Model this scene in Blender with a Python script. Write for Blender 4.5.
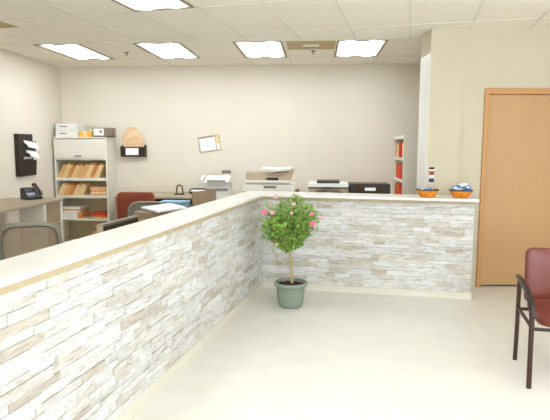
import bpy, math, random
from mathutils import Vector, Matrix
random.seed(7)
for o in list(bpy.data.objects): bpy.data.objects.remove(o, do_unlink=True)
SC = bpy.context.scene
COL = SC.collection
H = 2.85

# ------------------------------------------------------------ camera, world, light, exposure
cam = bpy.data.cameras.new('camera'); cam_o = bpy.data.objects.new('camera', cam); COL.objects.link(cam_o)
cam_o.location = (0, 0, 1.6)
cam_o.rotation_euler = (math.pi / 2 - 0.119, -0.002, 0.078)
cam.sensor_width = 36; cam.lens = 36 * 536.5 / 550; cam.clip_start = 0.05
SC.camera = cam_o
SC.view_settings.view_transform = 'Standard'
SC.view_settings.look = 'None'
SC.view_settings.gamma = 1
SC.view_settings.exposure = 0.33
SC.view_settings.use_curve_mapping = False
w = bpy.data.worlds.new('world'); SC.world = w; w.use_nodes = True
w.node_tree.nodes['Background'].inputs[0].default_value = (0.75, 0.85, 1, 1)
w.node_tree.nodes['Background'].inputs[1].default_value = 1.0
PANEL = 8.0          # office troffers
LOBBY = 10.0         # lobby troffers
def area(name, loc, rot, sx, sy, power, color):
    l = bpy.data.lights.new(name, 'AREA'); l.shape = 'RECTANGLE'; l.size = sx; l.size_y = sy
    l.energy = power; l.color = color
    o = bpy.data.objects.new(name, l); COL.objects.link(o); o.location = loc; o.rotation_euler = rot
    return o
# daylight through the two lobby windows (right of and behind the camera)
area('daylight_right', (4.58, 1.6, 1.5), (0, math.radians(118), 0), 1.7, 3.4, 105, (0.74, 0.86, 1.0))
area('daylight_rear', (0.6, -2.58, 1.5), (math.radians(132), 0, 0), 3.4, 1.7, 185, (0.80, 0.90, 1.0))

# ------------------------------------------------------------ materials
def lin(c):
    return tuple(((v / 255) / 12.92 if v / 255 <= .04045 else ((v / 255 + .055) / 1.055) ** 2.4) for v in c) + (1,)
MATS = {}
def mat(name, rgb, rough=.6, metal=0, var=.06, scale=8, bump=0, spec=.4, emit=None, stretch=(1, 1, 1), coat=0):
    if name in MATS: return MATS[name]
    m = bpy.data.materials.new(name); m.use_nodes = True; nt = m.node_tree; b = nt.nodes['Principled BSDF']
    b.inputs['Roughness'].default_value = rough; b.inputs['Metallic'].default_value = metal
    b.inputs['Specular IOR Level'].default_value = spec
    if coat: b.inputs['Coat Weight'].default_value = coat
    c = lin(rgb)
    tc = nt.nodes.new('ShaderNodeTexCoord'); mp = nt.nodes.new('ShaderNodeMapping'); mp.inputs['Scale'].default_value = stretch
    nt.links.new(tc.outputs['Object'], mp.inputs[0])
    n = nt.nodes.new('ShaderNodeTexNoise'); n.inputs['Scale'].default_value = scale; n.inputs['Detail'].default_value = 3
    nt.links.new(mp.outputs[0], n.inputs['Vector'])
    r = nt.nodes.new('ShaderNodeValToRGB')
    r.color_ramp.elements[0].position = .3; r.color_ramp.elements[1].position = .7
    r.color_ramp.elements[0].color = tuple(v * (1 - var) for v in c[:3]) + (1,)
    r.color_ramp.elements[1].color = tuple(min(1, v * (1 + var)) for v in c[:3]) + (1,)
    nt.links.new(n.outputs[0], r.inputs[0]); nt.links.new(r.outputs[0], b.inputs['Base Color'])
    if bump:
        bp = nt.nodes.new('ShaderNodeBump'); bp.inputs['Strength'].default_value = bump; bp.inputs['Distance'].default_value = .01
        n2 = nt.nodes.new('ShaderNodeTexNoise'); n2.inputs['Scale'].default_value = scale * 8
        nt.links.new(mp.outputs[0], n2.inputs['Vector'])
        nt.links.new(n2.outputs[0], bp.inputs['Height']); nt.links.new(bp.outputs[0], b.inputs['Normal'])
    if emit:
        b.inputs['Emission Color'].default_value = (emit[0], emit[1], emit[2], 1); b.inputs['Emission Strength'].default_value = emit[3]
    MATS[name] = m; return m

m_wall = mat('cream_wall_paint', (225, 215, 199), .85, var=.015, scale=2, bump=.05)
m_lobbywall = mat('tan_wall_paint', (209, 198, 174), .85, var=.015, scale=2, bump=.05)
m_ceil = mat('ceiling_tile', (246, 238, 222), .95, var=.015, scale=60, bump=.1)
m_tbar = mat('ceiling_bar', (234, 227, 212), .6, var=.01)
m_floor = mat('vinyl_floor', (232, 228, 218), .3, var=.03, scale=5, spec=.35)
m_cove = mat('vinyl_cove', (220, 214, 198), .5, var=.02)
m_cap = mat('cream_solid_surface', (240, 237, 230), .3, var=.035, scale=5, stretch=(5, 1, 1))
m_trimwood = mat('tan_trim', (196, 176, 142), .5, var=.08, scale=10)
m_grout = mat('stone_backing', (205, 196, 180), .95)
m_door = mat('tan_door_laminate', (196, 156, 108), .5, var=.015, scale=3, stretch=(6, 6, .6))
m_frame = mat('orange_door_frame', (200, 146, 90), .45, var=.02)
m_dark = mat('dark_gap', (40, 30, 22), .8)
m_cab = mat('cream_metal_cabinet', (230, 223, 208), .5, var=.02)
m_cabin = mat('tan_cabinet_inside', (200, 184, 146), .7, var=.03)
m_white = mat('white_plastic', (236, 234, 226), .4, var=.01)
m_beigep = mat('beige_plastic', (190, 172, 142), .45, var=.02)
m_greyp = mat('grey_plastic', (128, 116, 100), .5, var=.03)
m_black = mat('black_plastic', (34, 30, 28), .4, var=.1)
m_brownblack = mat('brown_black_plastic', (50, 36, 22), .45, var=.1)
m_paper = mat('white_paper', (246, 246, 246), .8, var=.01)
m_bluepaper = mat('pale_blue_print', (232, 232, 234), .8, var=.04, scale=40)
m_manila = mat('manila_folder', (232, 184, 118), .75, var=.12, scale=14)
m_manila2 = mat('pale_manila_folder', (238, 206, 150), .75, var=.1, scale=14)
m_manila3 = mat('rust_manila_folder', (222, 150, 90), .75, var=.12, scale=14)
m_pinkf = mat('salmon_folder', (222, 160, 122), .75, var=.1, scale=14)
m_orangef = mat('orange_folder', (226, 104, 52), .7, var=.1)
m_redf = mat('red_folder', (206, 66, 46), .6, var=.2, scale=20)
m_yellow = mat('yellow_box_card', (238, 178, 60), .6, var=.1)
m_desk = mat('taupe_laminate', (170, 153, 128), .5, var=.05, scale=6, stretch=(1, 8, 1))
m_deskd = mat('brown_laminate_panel', (160, 138, 112), .55, var=.06, scale=6)
m_rust = mat('rust_upholstery', (136, 66, 40), .7, var=.08, bump=.2)
m_mesh = mat('grey_mesh_frame', (142, 136, 122), .8, var=.15, scale=60)
m_meshweb = mat('taupe_mesh_web', (182, 162, 138), .9, var=.12, scale=120, bump=.4)
m_maroon = mat('maroon_vinyl', (116, 50, 38), .34, var=.1, scale=5, spec=.5)
m_chairblk = mat('black_painted_tube', (38, 32, 28), .32, var=.1)
m_legbrown = mat('dark_brown_tube', (62, 36, 24), .4, var=.1)
m_pot = mat('sage_green_plastic', (136, 147, 133), .5, var=.04, scale=6)
m_soil = mat('soil', (78, 48, 30), .95, var=.4, scale=60, bump=1)
m_bark = mat('pale_bark', (186, 162, 120), .8, var=.25, scale=30, stretch=(1, 1, .2))
m_leaf = mat('rose_leaf', (134, 172, 74), .5, var=.35, scale=14)
m_pink = mat('pink_petal', (240, 142, 162), .6, var=.1)
m_palepink = mat('pale_pink_petal', (246, 190, 196), .6, var=.08)
m_bowl = mat('amber_wicker', (232, 142, 40), .45, var=.25, scale=40, bump=.4)
m_blue = mat('blue_foil', (92, 140, 218), .5, var=.1)
m_ltblue = mat('light_blue_plastic', (142, 182, 204), .5, var=.04)
m_metal = mat('bronze_metal', (130, 104, 66), .35, metal=.6)
m_lightrim = mat('fixture_rim', (150, 124, 84), .5)
m_vent = mat('tan_vent', (182, 160, 112), .6, var=.03)
m_navy = mat('navy_print', (44, 50, 96), .5)
m_rustp = mat('rust_print', (150, 70, 40), .5)
m_greyprint = mat('grey_print', (150, 150, 160), .6)

def web():
    nt = m_meshweb.node_tree; b = nt.nodes['Principled BSDF']
    tc = nt.nodes.new('ShaderNodeTexCoord'); ck = nt.nodes.new('ShaderNodeTexChecker'); ck.inputs['Scale'].default_value = 260
    ck.inputs['Color1'].default_value = (1, 1, 1, 1); ck.inputs['Color2'].default_value = (.3, .3, .3, 1)
    nt.links.new(tc.outputs['Object'], ck.inputs[0]); nt.links.new(ck.outputs['Color'], b.inputs['Alpha'])
web()
def diffuser_mat():
    m = bpy.data.materials.new('light_diffuser'); m.use_nodes = True; nt = m.node_tree; b = nt.nodes['Principled BSDF']
    tc = nt.nodes.new('ShaderNodeTexCoord'); wv = nt.nodes.new('ShaderNodeTexWave'); wv.wave_type = 'BANDS'; wv.bands_direction = 'X'
    wv.inputs['Scale'].default_value = 1.05; wv.inputs['Distortion'].default_value = .5; wv.inputs['Detail'].default_value = 1
    nt.links.new(tc.outputs['Object'], wv.inputs[0])
    mr = nt.nodes.new('ShaderNodeMapRange'); mr.inputs[3].default_value = PANEL * .07; mr.inputs[4].default_value = PANEL * 3.1
    pw = nt.nodes.new('ShaderNodeMath'); pw.operation = 'POWER'; pw.inputs[1].default_value = 4; nt.links.new(wv.outputs['Fac'], pw.inputs[0]); nt.links.new(pw.outputs[0], mr.inputs[0]); nt.links.new(mr.outputs[0], b.inputs['Emission Strength'])
    b.inputs['Base Color'].default_value = (.8, .85, .9, 1); b.inputs['Emission Color'].default_value = (.86, .935, 1.0, 1)
    return m
m_diff = diffuser_mat()
m_stone = bpy.data.materials.new('ledger_stone'); m_stone.use_nodes = True
def stone_nodes():
    nt = m_stone.node_tree; b = nt.nodes['Principled BSDF']; b.inputs['Roughness'].default_value = .7
    at = nt.nodes.new('ShaderNodeAttribute'); at.attribute_name = 'stone'
    tc = nt.nodes.new('ShaderNodeTexCoord'); mp = nt.nodes.new('ShaderNodeMapping'); mp.inputs['Scale'].default_value = (5, 5, 26)
    nt.links.new(tc.outputs['Object'], mp.inputs[0])
    n = nt.nodes.new('ShaderNodeTexNoise'); n.inputs['Scale'].default_value = 2.2; n.inputs['Detail'].default_value = 5; n.inputs['Distortion'].default_value = .8
    nt.links.new(mp.outputs[0], n.inputs['Vector'])
    r = nt.nodes.new('ShaderNodeValToRGB'); e = r.color_ramp.elements
    e[0].position = .3; e[0].color = (.72, .67, .60, 1); e[1].position = .60; e[1].color = (1, 1, 1, 1)
    nt.links.new(n.outputs[0], r.inputs[0])
    mx = nt.nodes.new('ShaderNodeMix'); mx.data_type = 'RGBA'; mx.blend_type = 'MULTIPLY'; mx.inputs[0].default_value = 1
    nt.links.new(at.outputs['Color'], mx.inputs[6]); nt.links.new(r.outputs[0], mx.inputs[7])
    nt.links.new(mx.outputs[2], b.inputs['Base Color'])
    bp = nt.nodes.new('ShaderNodeBump'); bp.inputs['Strength'].default_value = .5; bp.inputs['Distance'].default_value = .006
    nt.links.new(n.outputs[0], bp.inputs['Height']); nt.links.new(bp.outputs[0], b.inputs['Normal'])
stone_nodes()

# ------------------------------------------------------------ mesh builder
class MB:
    def __init__(s): s.v = []; s.f = []; s.c = []; s.col = None
    def add(s, vs, fs, M=None):
        k = len(s.v)
        for p in vs:
            p = Vector(p); s.v.append(M @ p if M else p)
        for f in fs: s.f.append([i + k for i in f]); s.c.append(s.col)
        return s
    def box(s, x0, x1, y0, y1, z0, z1, M=None):
        return s.add([(x0, y0, z0), (x1, y0, z0), (x1, y1, z0), (x0, y1, z0), (x0, y0, z1), (x1, y0, z1), (x1, y1, z1), (x0, y1, z1)],
                     [(3, 2, 1, 0), (4, 5, 6, 7), (0, 1, 5, 4), (1, 2, 6, 5), (2, 3, 7, 6), (3, 0, 4, 7)], M)
    def prism(s, pts, axis, a, b, M=None):
        """extrude the 2-D outline pts along axis (0,1,2) from a to b"""
        n = len(pts); vs = []
        for t in (a, b):
            for p, q in pts:
                vs.append({0: (t, p, q), 1: (p, t, q), 2: (p, q, t)}[axis])
        fs = [list(range(n))[::-1], list(range(n, 2 * n))] + [(i, (i + 1) % n, n + (i + 1) % n, n + i) for i in range(n)]
        return s.add(vs, fs, M)
    def rbox(s, cx, cy, cz, sx, sy, sz, r, axis=1, M=None, n=5, puff=0):
        """box with rounded outline seen along axis, plus an optional puffed face"""
        d = {0: (sy, sz), 1: (sx, sz), 2: (sx, sy)}[axis]; t = {0: sx, 1: sy, 2: sz}[axis]
        out = []
        for q in range(4):
            ax = [1, -1, -1, 1][q]; az = [1, 1, -1, -1][q]
            for i in range(n + 1):
                an = math.pi / 2 * (q + i / n)
                out.append((ax * (d[0] / 2 - r) + r * math.cos(an), az * (d[1] / 2 - r) + r * math.sin(an)))
        h_ = t / 2; cap_ = [(h_ * (.55 + .45 * (1 + puff) * math.sqrt(1 - k ** 3.2)), k) for k in (1, .985, .95, .88, .75, .55, .3)]
        rings = ([(-a, k) for a, k in cap_[::-1]] + cap_) if puff else [(-t / 2, .96), (-t / 2 * .8, 1), (t / 2 * .8, 1), (t / 2, .96)]
        N = len(out); vs = []; fs = []
        for tt, k in rings:
            for p, q in out:
                p *= 1 - (1 - k) * .25 if not puff else k; q *= 1 - (1 - k) * .25 if not puff else k
                vs.append({0: (cx + tt, cy + p, cz + q), 1: (cx + p, cy + tt, cz + q), 2: (cx + p, cy + q, cz + tt)}[axis])
        for i in range(len(rings) - 1):
            for j in range(N): fs.append((i * N + j, i * N + (j + 1) % N, (i + 1) * N + (j + 1) % N, (i + 1) * N + j))
        k0 = len(vs)
        e_ = t / 2 * (.55 + .45 * (1 + puff)) if puff else t / 2
        for tt, sg in ((-e_, 0), (e_, 1)):
            vs.append({0: (cx + tt, cy, cz), 1: (cx, cy + tt, cz), 2: (cx, cy, cz + tt)}[axis])
        for j in range(N):
            fs.append((k0, (j + 1) % N, j)); b = (len(rings) - 1) * N; fs.append((k0 + 1, b + j, b + (j + 1) % N))
        return s.add(vs, fs, M)
    def tube(s, pts, r, n=8, M=None, flat=1):
        pts = [Vector(p) for p in pts]; vs = []; fs = []; up = Vector((0, 0, 1)); last = None
        for i, p in enumerate(pts):
            d = (pts[min(i + 1, len(pts) - 1)] - pts[max(i - 1, 0)]).normalized()
            a = d.cross(last if last else (up if abs(d.z) < .9 else Vector((1, 0, 0)))).normalized(); b = d.cross(a).normalized()
            last = b * -1
            rr = r[i] if isinstance(r, (list, tuple)) else r
            for j in range(n):
                t = 2 * math.pi * j / n; vs.append(p + a * math.cos(t) * rr + b * math.sin(t) * rr * flat)
        for i in range(len(pts) - 1):
            for j in range(n): fs.append((i * n + j, i * n + (j + 1) % n, (i + 1) * n + (j + 1) % n, (i + 1) * n + j))
        fs.append(list(range(n))[::-1]); fs.append([(len(pts) - 1) * n + j for j in range(n)])
        return s.add(vs, fs, M)
    def lathe(s, prof, n=28, c=(0, 0, 0), M=None):
        vs = []; fs = []
        for r, z in prof:
            for j in range(n):
                t = 2 * math.pi * j / n; vs.append((c[0] + r * math.cos(t), c[1] + r * math.sin(t), c[2] + z))
        for i in range(len(prof) - 1):
            for j in range(n): fs.append((i * n + j, i * n + (j + 1) % n, (i + 1) * n + (j + 1) % n, (i + 1) * n + j))
        fs.append(list(range(n))[::-1]); fs.append([(len(prof) - 1) * n + j for j in range(n)])
        return s.add(vs, fs, M)
    def sheet(s, pts, th=.002, M=None):
        """thin quad strip: pts = list of (left, right) pairs"""
        vs = []; fs = []
        for a, b in pts:
            a = Vector(a); b = Vector(b); vs += [a, b, a + Vector((0, 0, th)), b + Vector((0, 0, th))]
        for i in range(len(pts) - 1):
            k = 4 * i; q = k + 4
            fs += [(k + 2, k + 3, q + 3, q + 2), (k + 1, k, q, q + 1), (k, k + 2, q + 2, q), (k + 3, k + 1, q + 1, q + 3)]
        k = 4 * (len(pts) - 1); fs += [(0, 1, 3, 2), (k + 1, k, k + 2, k + 3)]
        return s.add(vs, fs, M)
    def build(s, name, m, parent=None, bevel=0, smooth=False, loc=None, rz=0):
        me = bpy.data.meshes.new(name); me.from_pydata([tuple(p) for p in s.v], [], s.f); me.materials.append(m)
        if any(c is not None for c in s.c):
            ca = me.color_attributes.new('stone', 'FLOAT_COLOR', 'CORNER'); i = 0
            for p in me.polygons:
                for li in p.loop_indices: ca.data[li].color = s.c[p.index]
        if smooth:
            for p in me.polygons: p.use_smooth = True
        me.update()
        o = bpy.data.objects.new(name, me); COL.objects.link(o)
        if parent: o.parent = parent
        if loc: o.location = loc
        o.rotation_euler.z = rz
        if bevel:
            b = o.modifiers.new('bevel', 'BEVEL'); b.width = bevel; b.segments = 2; b.limit_method = 'ANGLE'
        if smooth:
            e = o.modifiers.new('split', 'EDGE_SPLIT'); e.split_angle = math.radians(45)
        return o
def tag(o, label, cat, group=None, kind=None):
    o['label'] = label; o['category'] = cat
    if group: o['group'] = group
    if kind: o['kind'] = kind
    return o
def thing(name, label, cat, loc=(0, 0, 0), rz=0, group=None):
    o = bpy.data.objects.new(name, None); COL.objects.link(o); o.location = loc; o.rotation_euler.z = rz; o.empty_display_size = .1
    return tag(o, label, cat, group)
def struct(name, mb, m, **k):
    o = mb.build(name, m, **k)
    if not k.get('parent'): o['kind'] = 'structure'
    return o
def part(mb, name, m, parent, label=None, **k):
    o = mb.build(name, m, parent, **k)
    if label: o['label'] = label
    return o
def copy_thing(o):
    c = o.copy(); COL.objects.link(c)
    for ch in list(o.children):
        d = ch.copy(); COL.objects.link(d); d.parent = c
        for g in list(ch.children):
            e = g.copy(); COL.objects.link(e); e.parent = d
    return c
R = math.radians

# ------------------------------------------------------------ room shell
struct('floor', MB().box(-4.4, 4.8, -2.8, 8.8, -.1, 0), m_floor)
struct('ceiling', MB().box(-4.4, 4.8, -2.8, 8.8, H + .004, H + .1), m_ceil)
struct('wall_left', MB().box(-4.3, -4.15, -2.65, 8.7, 0, H + .01), m_wall)
struct('wall_back', MB().box(-4.15, 2.6, 8.55, 8.7, 0, H + .01), m_wall)
struct('wall_office_right', MB().box(2.4, 2.55, 6.45, 8.55, 0, H + .01), m_wall)
wr = MB().box(4.5, 4.65, -2.65, -.2, 0, H + .01).box(4.5, 4.65, 3.4, 6.6, 0, H + .01).box(4.5, 4.65, -.2, 3.4, 0, .7).box(4.5, 4.65, -.2, 3.4, 2.4, H + .01)
struct('wall_right', wr, m_lobbywall)
wf = MB().box(-4.15, -1.2, -2.65, -2.5, 0, H + .01).box(2.4, 4.5, -2.65, -2.5, 0, H + .01).box(-1.2, 2.4, -2.65, -2.5, 0, .7).box(-1.2, 2.4, -2.65, -2.5, 2.4, H + .01)
struct('wall_front', wf, m_lobbywall)
wfr = MB()
for y in (-.2, 1.57, 3.34): wfr.box(4.5, 4.56, y, y + .06, .7, 2.4)
wfr.box(4.5, 4.56, -.2, 3.4, .7, .76).box(4.5, 4.56, -.2, 3.4, 2.34, 2.4)
struct('window_1', wfr, m_white)
wfr = MB()
for x in (-1.2, .57, 2.34): wfr.box(x, x + .06, -2.56, -2.5, .7, 2.4)
wfr.box(-1.2, 2.4, -2.56, -2.5, .7, .76).box(-1.2, 2.4, -2.56, -2.5, 2.34, 2.4)
struct('window_2', wfr, m_white)

# door wall, in its own frame: x along the wall, y into it
DW = (1.215, 6.08, 0); DA = math.atan(.09)
struct('wall_door', MB().box(.36, .63, .03, .17, 0, H + .01).box(.63, 1.67, .03, .17, 2.215, H + .01).box(1.67, 3.26, .03, .17, 0, H + .01), m_lobbywall, loc=DW, rz=DA)
struct('wall_pillar', MB().box(0, .36, 0, .37, 0, H + .01), m_lobbywall, loc=DW, rz=DA)
struct('pillar_light_sheet', MB().box(-.006, -.0005, .0, .37, 0, 2.6), m_white, loc=DW, rz=DA)   # white sheet: office light on the pillar's side, put in as colour
fr = MB().box(.618, .668, .008, .15, 0, 2.17).box(1.62, 1.683, .008, .15, 0, 2.17).box(.618, 1.683, .008, .15, 2.17, 2.232)
struct('trim_1', fr, m_frame, loc=DW, rz=DA, bevel=.004)
do = struct('door_1', MB().box(.671, 1.617, .045, .09, .018, 2.166), m_door, loc=DW, rz=DA, bevel=.002)
hd = MB().tube([(1.55, .045, 1.0), (1.55, -.01, 1.0), (1.44, -.012, 1.0)], .01)
part(hd, 'door_handle', m_metal, do, smooth=True)
struct('door_gap_shade', MB().box(.671, 1.617, .07, .14, .0005, .016), m_dark, loc=DW, rz=DA)   # dark strip painting in the shade of the gap below the door

# ceiling grids: office grid along the back wall, lobby grid turned with the counter
YB = 6.62
g = MB(); zb = H
for k in range(-1, 5):
    for x in (.22 - 1.24 * k, .22 - 1.24 * k + .61):
        if -4.15 < x < 2.4: g.box(x - .012, x + .012, YB, 8.55, zb, zb + .02)
for y in (YB, 7.81): g.box(-4.15, 2.4, y - .012, y + .012, zb - .0005, zb + .0195)
struct('trim_3', g, m_tbar)
GA = R(-9.7); cu = Vector((math.sin(R(9.7)), math.cos(R(9.7)), 0)); cv = Vector((math.cos(R(9.7)), -math.sin(R(9.7)), 0))
g = MB()
def bar(P, Q):
    d = (Q - P).normalized(); n = Vector((-d.y, d.x, 0)) * .012
    a = [P - n, Q - n, Q + n, P + n]
    g.add([(p.x, p.y, zb) for p in a] + [(p.x, p.y, zb + .02) for p in a], [(3, 2, 1, 0), (4, 5, 6, 7), (0, 1, 5, 4), (1, 2, 6, 5), (2, 3, 7, 6), (3, 0, 4, 7)])
def clip(P, Q):
    # Liang-Barsky on the lobby rectangle
    t0, t1 = 0, 1; d = Q - P
    for p, q in ((-d.x, P.x + 4.15), (d.x, 4.5 - P.x), (-d.y, P.y + 2.5), (d.y, YB - P.y)):
        if abs(p) < 1e-9:
            if q < 0: return None
        else:
            r = q / p
            if p < 0: t0 = max(t0, r)
            else: t1 = min(t1, r)
    return (P + d * t0, P + d * t1) if t0 < t1 else None
CS = .625; RS = 1.19
for k in range(-9, 9):
    c = clip(cv * (-.051 + CS * k) + cu * -12, cv * (-.051 + CS * k) + cu * 12)
    if c: bar(*c)
for k in range(-8, 2):
    c = clip(cu * (5.95 + RS * k) + cv * -12, cu * (5.95 + RS * k) + cv * 12)
    if c: bar(*c)
struct('trim_4', g, m_tbar)

# troffers
def troffer(label, loc, rz, wx, ly):
    t = thing('ceiling_light', label, 'ceiling light', loc, rz, 'fluorescent ceiling panels')
    fm = MB(); e = .022
    fm.box(0, wx, 0, e, -.006, .02).box(0, wx, ly - e, ly, -.006, .02).box(0, e, e, ly - e, -.006, .02).box(wx - e, wx, e, ly - e, -.006, .02)
    part(fm, 'light_frame', m_lightrim, t)
    part(MB().box(e, wx - e, e, ly - e, .001, .012), 'diffuser', m_diff, t)
    return t
labs = ['leftmost fluorescent ceiling panel of the row along the back wall', 'second fluorescent ceiling panel from the left along the back wall',
        'fluorescent ceiling panel left of the tan ceiling vent', 'fluorescent ceiling panel right of the vent, nearest the pillar']
for i, x in enumerate((-3.55, -2.285, -1.04, .225)):
    troffer(labs[i], (x, YB + .012, H), 0, (.59, .60, .60, .60)[i], 1.17)
def lobbylight(a, s, label):
    p = cv * (-.051 + CS * a) + cu * (5.95 - RS * s)
    troffer(label, (p.x, p.y, H), GA, CS - .03, RS - .03)
lobbylight(-4, 2, 'foremost fluorescent ceiling panel, cut by the top edge of the view')
for a in (-4, 0, 4):
    for s in (4, 6):
        if a == -4 and s == 4: continue
        lobbylight(a, s, 'lobby ceiling panel above and behind the viewer, %s' % {(-4, 6): 'left of the rear pair rows', (0, 4): 'middle column nearer the door', (0, 6): 'middle column nearer the rear window', (4, 4): 'right column nearer the door', (4, 6): 'right column nearer the rear window'}[(a, s)])
v = thing('ceiling_vent', 'tan rectangular vent in the ceiling between two light panels', 'vent', (-.39, YB + .014, H))
part(MB().box(0, .60, 0, .56, -.004, .012), 'vent_plate', m_vent, v)
sl = MB()
for k in range(5): sl.box(.2, .4, .21 + .03 * k, .222 + .03 * k, -.008, -.004)
part(sl, 'slat', m_cab, v)
def sprinkler(label, x, y):
    t = thing('sprinkler_head', label, 'sprinkler', (x, y, H), 0, 'ceiling sprinklers')
    part(MB().lathe([(.03, .012), (.035, 0), (.02, -.008)], 16), 'escutcheon', m_metal, t, smooth=True)
    part(MB().lathe([(.006, -.008), (.006, -.03), (.016, -.032), (.016, -.035)], 10), 'deflector', m_metal, t)
sprinkler('small sprinkler head below the tan ceiling vent', -.068, 7.34)
sprinkler('small sprinkler head between the two leftmost ceiling panels', -2.59, 7.3)
lv = thing('ceiling_vent', 'tan ceiling vent at the far left edge of the ceiling', 'vent', (-3.27, 5.12, H), GA)
part(MB().box(-.6, 0, 0, .55, -.004, .012), 'vent_plate', m_vent, lv)

# ------------------------------------------------------------ reception counter
CC = (-.583, 5.877, 0); CA = -math.atan(.1655)
LX = 2.247; LY = -7.2; BD = .40
rc = thing('reception_counter', 'L-shaped half wall clad in pale stacked ledger stone', 'reception counter', CC, CA)
BM = Matrix.Translation((0, .052, 0)) @ Matrix.Rotation(.040, 4, 'Z')   # back run face, set a little deeper at its free end
core = MB().box(-.25, -.045, LY, .38, 0, 1.006).box(-.045, LX - .03, .005, .20, 0, 1.006, BM)
part(core, 'wall_core', m_lobbywall, rc)
PAL = [(.86, .84, .81), (.83, .80, .76), (.88, .87, .86), (.80, .77, .72), (.74, .69, .61), (.66, .59, .50), (.86, .85, .85), (.84, .82, .79), (.78, .73, .66)]
WT = [6, 5, 6, 4, 3, 1.8, 5, 5, 3.4]
def ledger(axis, a0, a1, f):
    """stones on plane f(depth) between a0..a1 along the run"""
    mb = MB(); z = .07; rnd = random.Random(3 if axis else 5)
    while z < 1.0:
        h = rnd.choice((.034, .042, .048, .052)); h = min(h, 1.004 - z)
        if 1.004 - z - h < .02: h = 1.004 - z
        a = a0 - rnd.random() * .1
        while a < a1:
            L = rnd.choice((.09, .13, .17, .22, .28, .34)); b = min(a + L, a1); s = max(a, a0)
            d = rnd.random() * .016
            c = rnd.choices(PAL, WT)[0]; k = rnd.uniform(.78, .93)
            mb.col = (c[0] * k, c[1] * k, c[2] * k, 1)
            if b - s > .012:
                if axis: mb.box(-.046, -.040 + d, s + .0008, b - .0008, z + .0008, z + h - .0008)
                else: mb.box(s + .0008, b - .0008, .0 - d, .006, z + .0008, z + h - .0008, BM)
            a += L
        z += h
    return mb
o = part(ledger(1, LY, .05, 0), 'stone_cladding', m_stone, rc)
o = part(ledger(0, -.03, LX - .028, 0), 'stone_cladding', m_stone, rc)
cv1 = MB().prism([(-.046, .07), (-.026, .07), (-.022, .02), (-.014, .006), (.0, 0), (-.046, 0)], 1, LY, .045)
part(cv1, 'cove_base', m_cove, rc)
cv2 = MB().prism([(.006, .07), (-.014, .07), (-.016, .02), (-.020, .006), (-.026, 0), (.006, 0)], 0, -.02, LX - .018, BM)
part(cv2, 'cove_base', m_cove, rc)
part(MB().box(-.27, -.018, LY, .385, 1.008, 1.0415).box(-.018, LX - .03, -.018, .30, 1.008, 1.0415, BM), 'wood_trim', m_trimwood, rc, 'tan wood strip under the countertop')
ct = MB().prism([(-.29, LY), (0, LY), (0, 0), (LX, 0), (LX, BD), (-.29, BD)], 2, 1.042, 1.07)
o = ct.build('countertop', m_cap, loc=CC, rz=CA, bevel=.006)
tag(o, 'long cream polished countertop capping the L-shaped stone half wall', 'countertop')

# ------------------------------------------------------------ storage cabinet with shelves (back left)
cb = thing('storage_cabinet', 'tall cream metal cabinet with open shelves of folders in the back left corner', 'cabinet', (-4.11, 8.15, 0))
W, D = .85, .385; T = 1.73
part(MB().box(0, .022, 0, D, 0, T).box(W - .022, W, 0, D, 0, T).box(.022, W - .022, 0, D, T - .022, T).box(.022, W - .022, D - .012, D, 0, T - .022), 'body', m_cab, cb, bevel=.003)
part(MB().box(.022, W - .022, D - .016, D - .0125, .03, T - .03), 'back_panel', m_cabin, cb)
SH = [(.03, .06), (.42, .447), (.775, .82), (1.05, 1.097)]
for a, b in SH: part(MB().box(.022, W - .022, .002, D - .016, a, b), 'shelf', m_cab, cb, bevel=.003)
dr = part(MB().box(.014, W - .014, -.014, .004, 1.40, T - .035), 'flip_door', m_cab, cb, bevel=.004)
part(MB().box(.34, .45, -.024, -.014, 1.425, 1.445), 'handle', m_greyp, dr, bevel=.003)
part(MB().box(.022, W - .022, 0.0, .02, 1.375, 1.398), 'shelf_lip', m_cab, cb)
# folders: each a leaning manila folder on a shelf
def folder(label, group, x, y, z, w, h, th, lean, mm, name='file_folder', fan=3):
    mb = MB()
    for k in range(fan):
        M = Matrix.Translation((k * th / fan, 0, 0)) @ Matrix.Rotation(lean, 4, 'Y')
        mb.box(0, th / fan * .8, k * .006, w - k * .003, 0, h * (1 - .04 * k), M)
    o = mb.build(name, mm, loc=(x, y, z)); tag(o, label, 'file folder', group); return o
rnd = random.Random(11)
ORD = ['leftmost', 'second from the left', 'third from the left', 'fourth from the left', 'fifth from the left', 'sixth from the left', 'seventh from the left', 'eighth from the left', 'ninth from the left']
def row(z, x0, x1, h, desc, mats, n, names):
    step = (x1 - x0) / n
    for i in range(n):
        lean = .46
        q = i % len(mats); ff = MB(); hh = h * rnd.uniform(.80, .90); th = step * .985
        M = Matrix(((1, 0, math.tan(lean), 0), (0, 1, 0, 0), (0, 0, 1, 0), (0, 0, 0, 1)))
        # bundle: cover sheets with a rounded, sagging top edge
        for k in range(4):
            t0 = k * th / 4; out = []
            for u in range(9):
                a = u / 8; out.append((.005 * k + a * .30, hh * (1 - .05 * k) - .03 * (2 * a - 1) ** 2 - rnd.random() * .006))
            ff.prism([(.005 * k, 0), (.30, 0)] + out[::-1], 0, t0 * .9, t0 * .9 + th / 4 * .85, Matrix.Translation((t0 * .1, 0, 0)) @ M)
        o = ff.build('file_folder', mats[q], loc=(x0 + i * step, 8.165 + rnd.random() * .03, z))
        tag(o, '%s folder bundle leaning on the %s, %s' % (names[q], desc, ORD[i]), 'file folder', 'leaning bundles on the ' + desc)
row(1.0975 + .001, -4.085, -3.42, .285, 'upper open shelf', [m_manila, m_manila2, m_manila3, m_manila2, m_manila], 9, ['manila', 'pale manila', 'rust', 'pale manila', 'manila'])
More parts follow.
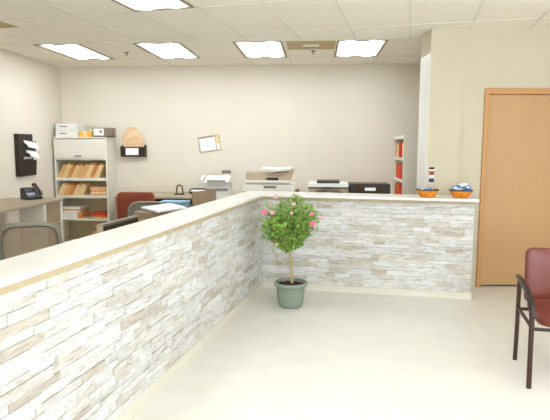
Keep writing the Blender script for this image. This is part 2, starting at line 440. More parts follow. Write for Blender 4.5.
row(.8205 + .001, -4.085, -3.68, .235, 'second open shelf', [m_manila2, m_manila, m_manila3, m_manila2], 5, ['pale manila', 'manila', 'rust', 'pale manila'])
for k in range(5):
    o = MB().box(0, .26 - .01 * (k % 2), 0, .3, 0, .026).build('file_folder', [m_pinkf, m_manila2, m_pinkf, m_manila, m_pinkf][k], loc=(-3.56 + .008 * (k % 3), 8.17, .8205 + k * .0272), bevel=.002)
    nm = ['lowest', 'second from the bottom', 'middle', 'second from the top', 'topmost'][k]
    tag(o, 'salmon folder lying flat on the second shelf, %s of its pile' % nm, 'file folder', 'flat folders on the second shelf')
# lower shelves
b = thing('storage_box', 'low white box with a tan end on the third cabinet shelf', 'box', (-4.06, 8.18, .4475))
part(MB().box(0, .27, 0, .3, 0, .10), 'body', m_white, b, bevel=.004)
part(MB().box(.27, .34, .005, .295, 0, .10), 'end_panel', m_manila3, b, bevel=.004)
for k in range(3):
    o = MB().box(0, .30, 0, .29, 0, .026).build('paper_stack', [m_white, m_pinkf, m_white][k], loc=(-4.05 + .012 * k, 8.18, .5485 + .0272 * k), bevel=.002)
    tag(o, ['lowest flat paper bundle on the white box, white', 'thin salmon bundle between two white ones on the box', 'topmost white paper bundle on the shelf box'][k], 'paper', 'bundles on the white box')
for k, mm in enumerate((m_manila2, m_orangef, m_redf)):
    M = Matrix.Rotation(.12 * (k - 1), 4, 'Z') @ Matrix.Rotation(.03, 4, 'Y')
    o = MB().box(0, .23, 0, .29, 0, .022, M).build('file_folder', mm, loc=(-3.53 - .01 * k, 8.165, .4545 + k * .03))
    tag(o, ['pale folder at the bottom of the tilted pile on the third shelf', 'orange folder in the middle of the tilted pile on the third shelf', 'red-orange folder on top of the pile on the third shelf'][k], 'file folder', 'tilted pile on the third shelf')
for k in range(3):
    o = MB().box(0, .22, 0, .29, 0, .055).build('file_folder', [m_manila3, m_orangef, m_manila3][k], loc=(-3.55, 8.17, .0605 + k * .0565), bevel=.002)
    tag(o, ['lowest brown folder bundle on the bottom cabinet shelf', 'orange folder bundle on the bottom cabinet shelf', 'topmost brown bundle on the bottom cabinet shelf'][k], 'file folder', 'bundles on the bottom shelf')
# on top of the cabinet
for k in range(2):
    b = thing('paper_box', ['white carton at the bottom of the pair on the cabinet', 'white carton on top of the pair on the cabinet'][k], 'box', (-4.09 + .01 * k, 8.19, T + .001 + k * .107), 0, 'white cartons on the cabinet')
    part(MB().box(0, .36 - .02 * k, 0, .29, 0, .104), 'body', m_white, b, bevel=.004)
    part(MB().box(.06, .19, -.002, 0, .045, .065), 'printed_label', m_greyprint, b, 'grey printed strip')
for k, (x, ww, mm, lb) in enumerate(((-3.715, .055, m_yellow, 'small yellow box beside the white cartons'), (-3.655, .06, m_manila2, 'small cream box between two yellow boxes'), (-3.59, .085, m_yellow, 'yellow box beside the dark grey device'))):
    o = MB().box(0, ww, 0, .12, 0, .085).build('small_box', mm, loc=(x, 8.20, T + .001), bevel=.003); tag(o, lb, 'box', 'small boxes on the cabinet')
b = thing('label_printer', 'small dark grey device with a pale front on top of the cabinet', 'device', (-3.485, 8.18, T + .001), R(8))
part(MB().box(0, .30, 0, .24, .01, .145), 'body', m_greyp, b, bevel=.006)
part(MB().box(.015, .17, -.004, 0, .025, .13), 'front_panel', m_white, b, bevel=.002)
part(MB().lathe([(.022, 0), (.02, .008)], 16, M=Matrix.Translation((.125, -.005, .085)) @ Matrix.Rotation(R(90), 4, 'X')), 'dial', m_greyp, b)
part(MB().box(.0, .30, .0, .24, 0, .0105), 'base', m_black, b)

# ------------------------------------------------------------ wall things in the office
wh = thing('wall_file_holder', 'tall black wall pocket holding white papers on the left wall', 'file holder', (-4.15, 7.12, 1.17))
part(MB().box(.001, .012, 0, .47, 0, .59).box(.012, .065, 0, .012, 0, .59), 'back_panel', m_brownblack, wh, bevel=.002)
for z in (.0, .27):
    part(MB().prism([(.012, z), (.045, z), (.062, z + .22), (.054, z + .22), (.038, z + .012), (.012, z + .012)], 1, .013, .47), 'pocket', m_black, wh, bevel=.002)
for k, z in enumerate((.235, .37)):
    o = MB().sheet([((.016, .14 + .06 * (1 - k), .0), (.016, .42, .0)), ((.03, .14 + .06 * (1 - k), .08), (.03, .42, .07)), ((.06, .15 + .06 * (1 - k), .10), (.06, .45, .075)), ((.09, .17 + .06 * (1 - k), .07), (.09, .47, .03)), ((.10, .19 + .06 * (1 - k), .035), (.10, .48, .0))], .03).build('paper_sheaf', m_paper, loc=(-4.15, 7.12, 1.17 + z))
    tag(o, ['lower white paper sheaf sticking out of the black wall pocket', 'upper white paper sheaf sticking out of the black wall pocket'][k], 'paper', 'papers in the wall pocket')
m_peach = mat('pale_peach_folder', (232, 204, 160), .8, var=.05, scale=14); m_peach2 = mat('peach_folder', (226, 188, 146), .8, var=.06, scale=14)
fh = thing('wall_file_rack', 'dark brown wall pocket with a white label on the back wall', 'file holder', (-3.155, 8.55, 1.42))
part(MB().box(0, .405, -.012, -.001, 0, .19).prism([(-.012, 0), (-.085, 0), (-.095, .16), (-.088, .16), (-.078, .012), (-.012, .012)], 0, 0, .405).box(0, .01, -.086, -.012, 0, .17).box(.395, .405, -.086, -.012, 0, .17), 'pocket', m_brownblack, fh, bevel=.002)
part(MB().box(.09, .30, -.100, -.094, .03, .14), 'label_card', m_paper, fh, 'white label card')
for k in range(4):
    mb = MB(); r2 = random.Random(30 + k); x0 = .015 + .022 * k; w2 = .31 - .03 * (k % 2); hh = [.44, .48, .43, .33][k]
    out = [(x0, .02), (x0 + w2, .02), (x0 + w2 + .012, hh * .72)]
    for q in range(6):
        t_ = q / 5; out.append((x0 + w2 - .01 - t_ * (w2 - .02), hh - .10 * (2 * t_ - 1) ** 4 + r2.uniform(-.02, .014)))
    out.append((x0 - .02, hh * .66)); out.append((x0 + .02, hh * .52))
    mb.prism(out, 1, -.028 - .014 * k, -.017 - .014 * k)
    o = mb.build('file_folder', [m_peach, m_peach2, m_peach, m_peach2][k], loc=(-3.155, 8.55, 1.42))
    tag(o, ['rearmost', 'second rearmost', 'second foremost', 'foremost'][k] + ' crumpled peach folder in the brown wall pocket', 'file folder', 'peach folders in the wall pocket')
nf = thing('wall_notice', 'tilted framed white notice pinned on the back wall', 'notice', (-1.72, 8.549, 1.63), 0)
Mt = Matrix.Rotation(R(-9), 4, 'Y')
part(MB().box(-.18, .18, -.012, 0, -.13, .13, Mt), 'board', m_beigep, nf, bevel=.002)
part(MB().box(-.155, .10, -.015, -.012, -.105, .10, Mt), 'sheet', m_bluepaper, nf, 'pale bluish printed sheet')
part(MB().box(.115, .165, -.015, -.012, .0, .115, Mt), 'side_note', m_manila2, nf, 'pale yellow note')
part(MB().box(.115, .165, -.015, -.012, -.11, -.01, Mt), 'side_note', m_white, nf)
part(MB().box(-.155, .10, -.0155, -.012, .105, .12, Mt), 'top_strip', m_greyp, nf)

# ------------------------------------------------------------ left work desk
ld = thing('side_desk', 'long taupe desk along the left wall', 'desk', (-4.145, 4.2, 0))
part(MB().box(0, .77, 0, 2.70, .87, .90), 'desktop', m_desk, ld, bevel=.003)
part(MB().box(.43, .745, 2.2, 2.66, 0, .868), 'cabinet_body', m_cab, ld, bevel=.003)
part(MB().box(.745, .765, 2.2, 2.235, 0, .868).box(.745, .765, 2.625, 2.66, 0, .868), 'edge_strip', m_white, ld)
part(MB().box(.745, .758, 2.24, 2.62, .60, .86), 'drawer_front', m_deskd, ld, bevel=.002)
part(MB().box(.745, .758, 2.24, 2.62, .03, .59), 'drawer_front', m_deskd, ld, bevel=.002)
part(MB().box(.005, .02, 0, 2.2, .1, .868), 'modesty_panel', m_deskd, ld)
part(MB().box(.02, .745, 0, .03, 0, .868), 'end_panel', m_cab, ld)
ph = thing('desk_phone', 'dark office phone with a handset on the left wall desk', 'phone', (-3.72, 6.72, .9), R(-125))
part(MB().prism([(-.10, 0), (.10, 0), (.10, .03), (-.07, .15), (-.10, .15)], 0, -.10, .10), 'base', m_chairblk, ph, bevel=.004)
Mp = Matrix.Translation((0, .015, .100)) @ Matrix.Rotation(R(-35.2), 4, 'X')
part(MB().tube([(-.065, -.11, .022), (-.065, -.085, .045), (-.065, 0, .055), (-.065, .085, .045), (-.065, .11, .022)], [.026, .024, .017, .024, .026], 10, M=Mp), 'handset', m_black, ph, smooth=True)
part(MB().box(-.02, .085, .02, .075, -.01, .004, Mp), 'screen', m_greyprint, ph)
part(MB().box(-.02, .085, -.09, .0, -.01, .004, Mp), 'keypad', m_black, ph)

# mesh chair behind the counter
def office_chair(name, label, loc, rz, bw, bh, top, backm, framem, seatm, rim=True, rnd_=.1):
    t = thing(name, label, 'office chair', loc, rz)
    zc = top - bh / 2
    if rim:
        pts = []
        for i in range(33):
            a = 2 * math.pi * i / 32; ca, sa = math.cos(a), math.sin(a); e = .5
            x = bw / 2 * math.copysign(abs(ca) ** e, ca); z = bh / 2 * math.copysign(abs(sa) ** e, sa)
            pts.append((x * (1 - .08 * (z < 0) * abs(z) / (bh / 2)), -.05 * (1 - (2 * x / bw) ** 2), zc + z))
        part(MB().tube(pts, .030, 8, flat=.7), 'back_frame', framem, t, smooth=True)
        mb = MB(); n = 12; vs = []; fs = []
        for i in range(n + 1):
            for j in range(n + 1):
                u = 2 * i / n - 1; v_ = 2 * j / n - 1
                x = u * bw / 2 * math.sqrt(max(0, 1 - abs(v_) ** 4 * .35)); z = v_ * bh / 2 * math.sqrt(max(0, 1 - abs(u) ** 4 * .35))
                for d in (0,): vs.append((x, -.05 * (1 - u * u), zc + z))
        k = len(vs); vs += [(x, y + .008, z) for x, y, z in vs]
        for i in range(n):
            for j in range(n):
                q = [i * (n + 1) + j, (i + 1) * (n + 1) + j, (i + 1) * (n + 1) + j + 1, i * (n + 1) + j + 1]
                fs.append(q); fs.append([c + k for c in q][::-1])
        part(MB().add(vs, fs), 'back_mesh', backm, t, smooth=True)
    else:
        part(MB().rbox(0, 0, zc, bw, .09, bh, rnd_, 1, puff=.15), 'backrest', backm, t, smooth=True)
    part(MB().rbox(0, .26, .47, bw * 1.02, .46, .09, .09, 2, puff=.12), 'seat', seatm, t, smooth=True)
    part(MB().tube([(0, -.03, zc - bh * .2), (0, -.06, .5), (0, .1, .40)], .022), 'back_post', m_black, t)
    part(MB().tube([(0, .24, .08), (0, .24, .42)], .028, 12), 'gas_post', m_black, t, smooth=True)
    for k in range(5):
        a = 2 * math.pi * k / 5 + .3; c, s = math.cos(a), math.sin(a)
        lg = part(MB().tube([(.03 * c, .24 + .03 * s, .10), (.28 * c, .24 + .28 * s, .062)], [.024, .016]), 'base_arm', m_black, t)
        part(MB().tube([(.28 * c - .02 * s, .24 + .28 * s + .02 * c, .029), (.28 * c + .02 * s, .24 + .28 * s - .02 * c, .029)], .028, 12), 'caster', m_black, lg, smooth=True)
    return t
office_chair('mesh_chair', 'grey mesh back office chair at the far left behind the counter', (-2.465, 4.40, 0), R(42 - 20), .47, .46, .93, m_meshweb, m_mesh, m_black)
office_chair('upholstered_chair', 'rust brown upholstered office chair in front of the back desk', (-2.395, 6.93, 0), R(0), .50, .42, .985, m_rust, m_black, m_rust, rim=False, rnd_=.06)
office_chair('mesh_chair', 'grey round backed mesh chair in front of the rust brown chair', (-2.11, 6.55, 0), R(172), .52, .42, .885, m_mesh, m_mesh, m_black)

# ------------------------------------------------------------ back desk
bd = thing('office_desk', 'long taupe desk against the back wall', 'desk', (-3.0, 7.72, 0))
part(MB().box(0, 1.20, 0, .81, .82, .85), 'desktop', m_desk, bd, bevel=.003)
part(MB().box(0, .03, .02, .80, 0, .818), 'side_panel', m_deskd, bd)
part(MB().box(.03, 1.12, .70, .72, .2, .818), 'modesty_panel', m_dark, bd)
part(MB().box(.60, 1.22, -.30, .70, .665, .685), 'pull_out_shelf', m_deskd, bd)
ax, ay, bx_, by = -1.59, 6.83, -1.40, 7.37
L = math.hypot(bx_ - ax, by - ay); an = math.atan2(by - ay, bx_ - ax)
ep = MB().box(0, L, -.0, .03, 0, 1.0).build('desk_side_screen', m_deskd, loc=(ax, ay, 0), rz=an, bevel=.003)
tag(ep, 'brown angled laminate screen panel at the right end of the back desk', 'panel')
bb = MB().prism([(0, 0), (.38, 0), (.39, .125), (-.01, .125)], 1, 0, .25).build('storage_bin', m_ltblue, loc=(-2.225, 7.44, .686), bevel=.006)
tag(bb, 'light blue plastic bin on the pull-out shelf of the back desk', 'bin')
td = thing('tape_dispenser', 'small bronze arch shaped holder standing on the back desk', 'dispenser', (-2.11, 8.12, .8505), 0)
arc = [(.045 * math.cos(a), 0, .09 + .055 * math.sin(a)) for a in [math.pi * (1.05 - i / 10 * 1.1) for i in range(11)]]
part(MB().tube([(-.055, 0, .01)] + arc + [(.05, 0, .01)], .013, 8), 'arch', m_metal, td, smooth=True)
part(MB().box(-.075, .07, -.04, .04, 0, .014), 'base', m_black, td, bevel=.003)
tr = thing('letter_tray', 'black letter tray with white papers at the right end of the back desk', 'tray', (-1.99, 8.26, .8505), 0)
part(MB().box(0, .27, 0, .22, .03, .036).box(0, .008, 0, .22, .0, .07).box(.262, .27, 0, .22, .0, .07).box(.008, .262, .212, .22, .0, .07), 'tray_body', m_black, tr)
pp = MB().box(.012, .255, .01, .20, 0, .012).build('paper_stack', m_paper, loc=(-1.99, 8.26, .8875)); tag(pp, 'white papers lying in the black letter tray', 'paper')

# pedestal with papers behind the left counter run
ped = thing('drawer_pedestal', 'low grey drawer pedestal behind the counter, under loose white papers', 'drawer unit', (-1.64, 5.62, 0), R(-9))
part(MB().box(-.22, .22, -.24, .24, 0, .915), 'body', m_deskd, ped, bevel=.004)
for z in (.02, .30, .58): part(MB().box(-.21, .21, -.252, -.24, z, z + .26), 'drawer', m_desk, ped, bevel=.003)
pp = MB().add([(-.23, -.02, 0), (.06, -.38, 0), (.26, .02, 0), (-.03, .40, 0), (-.23, -.02, .018), (.06, -.38, .018), (.26, .02, .018), (-.03, .40, .018)],
              [(3, 2, 1, 0), (4, 5, 6, 7), (0, 1, 5, 4), (1, 2, 6, 5), (2, 3, 7, 6), (3, 0, 4, 7)]).build('paper_pad', m_paper, loc=(-1.65, 5.62, .928))
tag(pp, 'broad white paper sheet lying on the pedestal behind the counter', 'paper')
pp = MB().box(-.13, .13, -.15, .12, 0, .011, Matrix.Rotation(.5, 4, 'Z')).build('paper_pad', m_beigep, loc=(-1.64, 5.6, .916)); tag(pp, 'beige folder under the broad white paper sheet', 'file folder')

# monitor behind the left counter run
mo = thing('monitor', 'dark flat monitor behind the left run of the counter', 'monitor', (-1.500, 3.985, 0), CA)
part(MB().box(-.10, .10, -.12, .12, .75, .765), 'base', m_black, mo, bevel=.004)
part(MB().box(-.02, .02, -.03, .03, .765, .90), 'neck', m_black, mo)
part(MB().box(-.022, .022, -.285, .235, .775, 1.03), 'screen_body', m_brownblack, mo, bevel=.006)
part(MB().box(-.024, .024, -.285, .242, 1.018, 1.036), 'bezel', m_greyp, mo)
part(MB().box(-.024, .024, -.295, -.286, .775, 1.035), 'side_bezel', m_beigep, mo, 'pale left edge of the casing')
kd = thing('worktop', 'work surface behind the left run of the counter', 'desk', (CC[0], CC[1], 0), CA)
part(MB().box(-1.05, -.275, -3.6, -1.0, .72, .748), 'desktop', m_desk, kd, bevel=.003)
part(MB().box(-1.0, -.3, -3.58, -3.55, 0, .72), 'side_panel', m_deskd, kd); part(MB().box(-1.0, -.3, -1.05, -1.02, 0, .72), 'side_panel', m_deskd, kd)

# ------------------------------------------------------------ machines
wt = thing('machine_table', 'long low table carrying the copier and printers behind the counter', 'table', (-.98, 6.47, 0), 0)
part(MB().box(0, 1.98, 0, .72, .84, .87), 'tabletop', m_desk, wt, bevel=.003)
for x in (.03, 1.91):
    for y in (.04, .64): part(MB().box(x, x + .04, y, y + .04, 0, .84), 'leg', m_greyp, wt)
cp = thing('copier', 'large beige desktop copier with stacked trays and white papers on its lid', 'copier', (-.60, 6.9, .8705), 0)
part(MB().prism([(-.335, 0), (.335, 0), (.33, .17), (-.325, .17)], 1, -.25, .23), 'lower_body', m_beigep, cp, bevel=.012)
part(MB().rbox(0, -.01, .205, .66, .50, .085, .03, 1), 'front_cover', m_white, cp, smooth=True)
part(MB().box(-.06, .10, -.266, -.255, .205, .235), 'badge', m_greyp, cp)
part(MB().prism([(-.29, .25), (.25, .25), (.25, .28), (.30, .43), (.29, .44), (.22, .40), (-.02, .38), (-.29, .41)], 1, -.2, .22), 'scanner_lid', m_beigep, cp, bevel=.008)
part(MB().box(-.29, .27, -.215, -.20, .275, .30), 'paper_slot', m_white, cp)
part(MB().prism([(-.06, .365), (.10, .345), (.17, .35), (.27, .395), (.27, .405), (.10, .395)], 1, -.225, .16), 'output_tray', m_deskd, cp)
part(MB().box(-.03, .12, -.206, -.2, .30, .335), 'panel', m_black, cp)
part(MB().rbox(.355, .0, .09, .05, .20, .17, .02, 1), 'side_crank', m_metal, cp, smooth=True)
o = MB().sheet([((-.10, -.2, .008), (-.10, .18, .008)), ((0, -.2, .006), (0, .18, .006)), ((.1, -.2, .0), (.1, .18, .0)), ((.27, -.2, .012), (.27, .18, .012))], .012).build('paper_sheaf', m_paper, loc=(-.60, 6.9, 1.304))
tag(o, 'loose white paper sheets lying on top of the copier', 'paper')

pr = thing('printer', 'low white printer with a dark tray on top beside the copier', 'printer', (.140, 6.8, .8705), 0)
part(MB().rbox(0, 0, .055, .50, .40, .11, .03, 1), 'lower_body', m_beigep, pr, smooth=True)
part(MB().prism([(-.24, .115), (.24, .115), (.245, .21), (-.245, .21)], 1, -.19, .2), 'body', m_beigep, pr, bevel=.01)
part(MB().tube([(-.19, -.197, .13), (-.12, -.20, .175), (0, -.202, .19), (.12, -.20, .175), (.19, -.197, .13)], .02, 8), 'paper_door', m_greyp, pr, smooth=True)
part(MB().box(-.03, .03, -.21, -.19, .205, .235), 'latch', m_greyp, pr)
part(MB().rbox(0, 0, .25, .50, .42, .045, .02, 1), 'lid', m_white, pr, smooth=True)
part(MB().box(-.14, .14, -.18, .14, .273, .30), 'top_tray', m_black, pr, 'black shallow tray on the lid')
part(MB().box(-.245, .245, -.212, -.2, .216, .228), 'shadow_gap', m_black, pr)

bk = thing('black_printer', 'low black printer with a white label on its sloping front', 'printer', (.648, 6.72, .8705), 0)
part(MB().prism([(-.245, .0), (.245, .0), (.245, .255), (.235, .272), (-.235, .272), (-.245, .255)], 1, -.12, .2), 'body', m_black, bk, bevel=.006)
part(MB().prism([(-.12, .0), (-.18, .0), (-.19, .12), (-.125, .25), (-.12, .25)], 0, -.21, .21), 'front_flap', m_brownblack, bk, bevel=.004)
Ml = Matrix.Translation((-.02, -.148, .208)) @ Matrix.Rotation(R(-27), 4, 'X')
part(MB().box(-.045, .085, -.004, .0, -.02, .02, Ml), 'label_plate', m_paper, bk, 'white label plate')

fx = thing('fax_machine', 'white fax machine with slanting paper trays left of the copier', 'fax machine', (-1.47, 7.92, .735), 0)
part(MB().prism([(-.19, .0), (.19, .0), (.19, .20), (-.19, .20)], 1, -.18, .18), 'body', m_white, fx, bevel=.012)
part(MB().prism([(-.18, .20), (.18, .20), (.18, .33), (-.15, .33)], 1, -.12, .14), 'upper_body', m_white, fx, bevel=.01)
part(MB().box(-.20, .20, -.20, -.0, .325, .34, Matrix.Translation((0, 0, .0))), 'front_tray', m_white, fx, bevel=.003)
part(MB().prism([(-.20, .33), (.0, .38), (.10, .41), (.10, .42), (0, .395), (-.2, .345)], 0, -.18, .18), 'slanted_tray', m_white, fx, bevel=.003)
part(MB().box(-.13, .14, -.205, -.185, .345, .365), 'paper_slot', m_greyp, fx)
part(MB().box(-.17, .17, -.19, -.178, .22, .24), 'control_strip', m_greyp, fx)
part(MB().rbox(.10, .16, .47, .14, .06, .05, .02, 1), 'handset', m_greyp, fx, smooth=True)
part(MB().box(.06, .14, .13, .16, .38, .46), 'handset_cradle', m_white, fx)
o = MB().sheet([((-.02, -.19, .02), (.02, -.19, .02)), ((-.02, -.1, .05), (.02, -.1, .05)), ((-.02, .02, .07), (.02, .02, .07))], .004).build('paper_sheaf', m_paper, loc=(-1.68, 7.92, 1.085))
tag(o, 'narrow white paper strip at the left of the fax machine', 'paper')
st = thing('fax_stand', 'grey stand carrying the white fax machine', 'stand', (-1.47, 7.92, 0), 0)
part(MB().box(-.22, .22, -.22, .22, .70, .733), 'top_board', m_cab, st, bevel=.003)
for x in (-.21, .18):
    for y in (-.21, .18): part(MB().box(x, x + .03, y, y + .03, 0, .70), 'leg', m_cab, st)

# ------------------------------------------------------------ shelf of red folders by the pillar
m_shelf = mat('pale_cream_metal', (228, 222, 206), .5, var=.01)
su = thing('folder_shelf', 'tall cream side shelf unit filled with red folders beside the pillar', 'shelf unit', (1.19, 7.58, 0), 0)
part(MB().box(0, .42, 0, .03, 0, 1.70).box(0, .42, .86, .89, 0, 1.70).box(.40, .42, .03, .86, 0, 1.70), 'body', m_shelf, su, bevel=.003)
part(MB().box(-.01, .42, -.005, .9, 1.70, 1.75), 'top_board', m_shelf, su, bevel=.003)
for z in (.5, .8, 1.09, 1.40): part(MB().box(-.005, .40, .03, .86, z, z + .035), 'shelf', m_white, su)
rnd = random.Random(4)
for si, z in enumerate((.836, 1.126, 1.436)):
    y = .04
    nm = ('third shelf from the top', 'second shelf from the top', 'top shelf')[si]
    PL = ['nearest the viewer', 'second nearest the viewer', 'third nearest the viewer', 'fourth nearest the viewer', 'fifth nearest the viewer', 'middle one', 'fifth from the wall', 'fourth from the wall', 'third from the wall', 'second from the wall', 'nearest the wall']
    for q in range(11):
        th = .072; hh = rnd.uniform(.195, .225); ci = rnd.choice([0, 0, 1, 0, 2]) if q else 0
        o = MB().box(0.0, .28, 0, th - .008, 0, hh).box(-.004, 0, .01, th - .02, .02, hh - .02).build('file_folder', [m_redf, m_orangef, m_manila2][ci], loc=(1.205 + rnd.random() * .02, 7.625 + q * .0735, z), bevel=.001)
        tag(o, '%s folder on the %s by the pillar, %s' % (['red', 'orange', 'cream'][ci], nm, PL[q]), 'file folder', 'folders on the ' + nm + ' by the pillar')

# ------------------------------------------------------------ on the back counter run
def bowl(label, x, y, rz):
    t = thing('bowl', label, 'bowl', (x, y, 1.0705), rz, 'amber bowls on the counter')
    pr_ = [(.072, 0), (.078, .004), (.095, .03), (.115, .066), (.119, .075), (.112, .075), (.09, .034), (.06, .012), (.0001, .01)]
    part(MB().lathe(pr_, 30), 'bowl_body', m_bowl, t, smooth=True)
    part(MB().lathe([(.112, .071), (.119, .071), (.121, .076), (.119, .081), (.112, .081), (.110, .076)], 30), 'rim', m_legbrown, t, smooth=True)
    return t
bowl('amber bowl nearer the pillar, filled level with blue wrappers', 1.16, 5.73, 0)
bowl('amber bowl at the counter end, heaped with blue and white wrappers', 1.495, 5.70, 1)
rnd = random.Random(9)
def candy(x, y, z, mm, s, label, group):
    mb = MB(); M = Matrix.Translation((x, y, z)) @ Matrix.Rotation(rnd.random() * 6.28, 4, 'Z') @ Matrix.Rotation(rnd.uniform(-.5, .5), 4, 'X')
    mb.rbox(0, 0, 0, s, s * .8, s * .36, s * .15, 2, M=M, n=3, puff=.3)
    mb.add([(s * .5, 0, 0), (s * .72, s * .25, .004), (s * .72, -s * .25, -.004)], [(0, 1, 2)], M).add([(-s * .5, 0, 0), (-s * .72, s * .25, -.004), (-s * .72, -s * .25, .004)], [(2, 1, 0)], M)
    o = mb.build('wrapped_candy', mm); tag(o, label, 'candy', group)
for k in range(16):
    a = rnd.random() * 6.28; r = .075 * math.sqrt(rnd.random())
    candy(1.16 + r * math.cos(a), 5.73 + r * math.sin(a), 1.138 + .018 * (1 - r / .08) + rnd.random() * .008, m_blue if rnd.random() < .6 else m_bluepaper, .042, 'blue or pale wrapped piece in the level bowl nearer the pillar', 'wrapped pieces in the bowl nearer the pillar')
for k in range(44):
    a = rnd.random() * 6.28; r = .09 * math.sqrt(rnd.random()); lay = rnd.random()
    candy(1.495 + r * math.cos(a), 5.70 + r * math.sin(a), 1.14 + lay * .075 * (1 - (r / .105) ** 2) + .006, m_blue if (r > .045 and rnd.random() < .7) else m_paper, .046, 'blue or white wrapped piece in the heaped bowl at the counter end', 'wrapped pieces in the heaped bowl')

# coloured switch plate on the pillar
sp = thing('wall_plate', 'narrow wall plate with rust and navy squares on the pillar', 'wall plate', DW, DA)
part(MB().box(.020, .085, -.010, -.0005, 1.19, 1.375), 'plate', m_white, sp, bevel=.002)
part(MB().box(.024, .081, -.014, -.010, 1.345, 1.37), 'square', m_dark, sp); part(MB().box(.024, .081, -.014, -.010, 1.283, 1.325), 'square', m_rustp, sp, 'rust coloured square')
part(MB().box(.024, .081, -.014, -.010, 1.2, 1.245), 'square', m_navy, sp, 'navy square')

# ------------------------------------------------------------ potted rose tree
PX, PY = -.25, 5.25
pt = thing('potted_rose', 'small pink flowering rose tree in a sage green pot in the counter corner', 'potted plant', (PX, PY, 0))
prof = [(.108, 0), (.115, .005), (.128, .05), (.138, .13), (.142, .198), (.155, .206), (.166, .218), (.168, .238), (.160, .250), (.148, .250), (.142, .225), (.138, .2), (.0001, .2)]
part(MB().lathe(prof, 40), 'pot', m_pot, pt, smooth=True)
mb = MB(); vs = []; fs = []; rnd = random.Random(2)
for ri, r in enumerate((0.001, .05, .1, .137)):
    for j in range(20):
        a = 6.283 * j / 20; vs.append((r * math.cos(a), r * math.sin(a), .212 + rnd.uniform(-.008, .01) + (.016 if ri < 2 else .008)))
for ri in range(3):
    for j in range(20): fs.append((ri * 20 + j, (ri + 1) * 20 + j, (ri + 1) * 20 + (j + 1) % 20, ri * 20 + (j + 1) % 20))
part(mb.add(vs, fs), 'soil', m_soil, pt, smooth=True)
tk = MB().tube([(.012, 0, .2), (.008, .004, .32), (-.008, 0, .45), (-.004, .004, .58), (-.012, .006, .72)], [.0125, .011, .012, .010, .009], 8)
tk.tube([(.03, .01, .2), (.012, .008, .42), (.0, .006, .62)], .004, 6)
part(tk, 'trunk', m_bark, pt, smooth=True)
br = MB(); lf = MB()
rnd = random.Random(21)
CX, CZ = 0.0, .83
def leaf(p, s, d):
    up = Vector((rnd.uniform(-1, 1), rnd.uniform(-1, 1), rnd.uniform(.2, 1))).normalized()
    sd = d.cross(up).normalized(); n = sd.cross(d).normalized()
    q = [p, p + d * s * .35 + sd * s * .26 + n * s * .06, p + d * s * .75 + sd * s * .2 + n * s * .05, p + d * s, p + d * s * .75 - sd * s * .2 + n * s * .05, p + d * s * .35 - sd * s * .26 + n * s * .06, p + d * s * .4, p + d * s * .75 - n * s * .03]
    lf.add(q, [(0, 1, 6), (1, 2, 7, 6), (2, 3, 7), (3, 4, 7), (4, 5, 6, 7), (5, 0, 6)])
tips = []
for k in range(230):
    while True:
        u = Vector((rnd.uniform(-1, 1), rnd.uniform(-1, 1), rnd.uniform(-1, 1)))
        if .25 < u.length < 1: break
    # crown: broad, flat-topped, narrower underneath
    t = Vector((u.x * .285, u.y * .25, u.z * .25 + CZ)); 
    if t.z < .72: t.x = t.x * .82 - .045; t.y *= .8
    if t.z > .98: t.x *= 1.0
    b0 = Vector((-.01, .005, rnd.uniform(.56, .72))); m_ = (b0 + t) / 2 + Vector((0, 0, -.03))
    br.tube([b0, m_, t], [.004, .003, .0015], 5); tips.append(t)
    for j in range(20):
        f_ = rnd.uniform(.35, 1.08); p = b0.lerp(t, f_) + Vector((rnd.gauss(0, .022), rnd.gauss(0, .022), rnd.gauss(0, .022)))
        d = (t - b0).normalized() * .6 + Vector((rnd.uniform(-1, 1), rnd.uniform(-1, 1), rnd.uniform(-.7, .8)))
        leaf(p, rnd.uniform(.028, .05), d.normalized())
# a few long sprigs reaching above the crown
for (x, y, z) in ((-.25, -.02, 1.07), (-.17, .02, 1.12), (-.02, 0, 1.09), (.05, .03, 1.1), (.21, 0, 1.05), (.27, -.02, .96), (.30, .0, .93), (-.28, 0, .95), (-.2, -.05, .62), (.12, 0, 1.09)):
    b0 = Vector((x * .5, y, z - .2)); t = Vector((x, y, z)); br.tube([b0, t], [.003, .0015], 5)
    for j in range(16):
        p = b0.lerp(t, rnd.random()) + Vector((rnd.gauss(0, .012), rnd.gauss(0, .012), rnd.gauss(0, .01)))
        leaf(p, rnd.uniform(.02, .036), Vector((rnd.uniform(-1, 1), rnd.uniform(-1, 1), rnd.uniform(-.3, 1))).normalized())
part(br, 'branch', m_bark, pt); part(lf, 'foliage', m_leaf, pt)
def flower(x, y, z, r, mm):
    mb = MB()
    for ring, (rr, n, tl) in enumerate(((1, 6, .3), (.7, 5, .8), (.4, 4, 1.3))):
        for k in range(n):
            a = 6.283 * k / n + ring * .5; c, s = math.cos(a), math.sin(a); s_ = r * rr
            out = Vector((c, s, 0)); tan = Vector((-s, c, 0)); upv = Vector((0, 0, 1))
            dd = out * math.cos(tl) + upv * math.sin(tl)
            P = Vector((0, 0, ring * r * .1))
            mb.add([P, P + dd * s_ * .6 + tan * s_ * .5, P + dd * s_ + tan * s_ * .3 + upv * s_ * .1, P + dd * s_ * 1.08 + upv * s_ * .18, P + dd * s_ - tan * s_ * .3 + upv * s_ * .1, P + dd * s_ * .6 - tan * s_ * .5], [(0, 1, 2, 3, 4, 5)])
    mb.lathe([(r * .12, -r * .2), (r * .4, 0), (r * .42, r * .4), (r * .15, r * .7)], 8)
    o = part(mb, 'flower', mm, pt, smooth=True); o.location = (x, y, z); o.rotation_euler = (R(50), R(rnd.uniform(-25, 25)), 0)
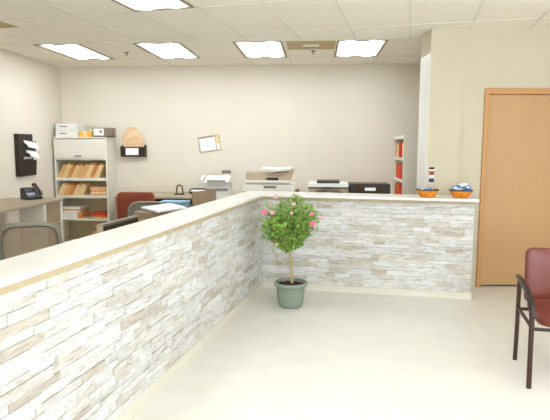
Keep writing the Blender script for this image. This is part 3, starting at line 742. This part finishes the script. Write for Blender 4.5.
for (x, y, z, r, mm) in ((-.255, -.09, .955, .032, m_pink), (-.175, -.13, .955, .024, m_palepink), (-.155, -.02, 1.10, .022, m_palepink), (.03, -.10, 1.04, .019, m_palepink), (.205, -.10, .94, .025, m_pink), (.215, -.13, .85, .033, m_pink), (.305, -.05, .90, .022, m_palepink), (.015, -.17, .96, .018, m_palepink), (-.2, -.05, 1.02, .018, m_palepink), (-.13, -.2, .66, .016, m_palepink)):
    flower(x, y, z, r, mm)

# ------------------------------------------------------------ waiting chair (right)
wc = thing('waiting_chair', 'maroon padded armchair with a black tube frame at the right edge', 'chair', (1.506, 4.02, 0), -.168)
# local: x to the chair's other side, -y towards its front
WD = .60
part(MB().rbox(WD / 2 + .012, .0, .637, .50, .065, .42, .05, 1, M=Matrix.Rotation(R(-5), 4, 'X') @ Matrix.Translation((0, .075, 0)), puff=.25), 'backrest', m_maroon, wc, smooth=True)
part(MB().rbox(WD / 2, -.25, .455, .51, .50, .085, .09, 2, puff=.18), 'seat', m_maroon, wc, smooth=True)
for sx in (0, WD):
    part(MB().tube([(sx, -.0, 0), (sx, -.01, .2), (sx, -.01, .61)], .0155, 10), 'leg', m_legbrown, wc, smooth=True)
    part(MB().tube([(sx, -.495, 0), (sx, -.48, .25), (sx, -.47, .48)], .0165, 10), 'leg', m_legbrown, wc, smooth=True)
    part(MB().tube([(sx - .0, .085, .632), (sx, .03, .636), (sx, -.12, .628), (sx, -.27, .610), (sx, -.38, .580), (sx, -.44, .545), (sx, -.468, .48)], [.012, .019, .022, .022, .021, .019, .017], 10, flat=.8), 'armrest', m_chairblk, wc, smooth=True)
    part(MB().tube([(sx, -.01, .41), (sx, -.475, .41)], .012, 8), 'side_rail', m_chairblk, wc, smooth=True)
part(MB().tube([(0, -.01, .40), (WD, -.01, .40)], .012, 8), 'cross_rail', m_chairblk, wc, smooth=True)
part(MB().tube([(0, -.47, .40), (WD, -.47, .40)], .012, 8), 'cross_rail', m_chairblk, wc, smooth=True)
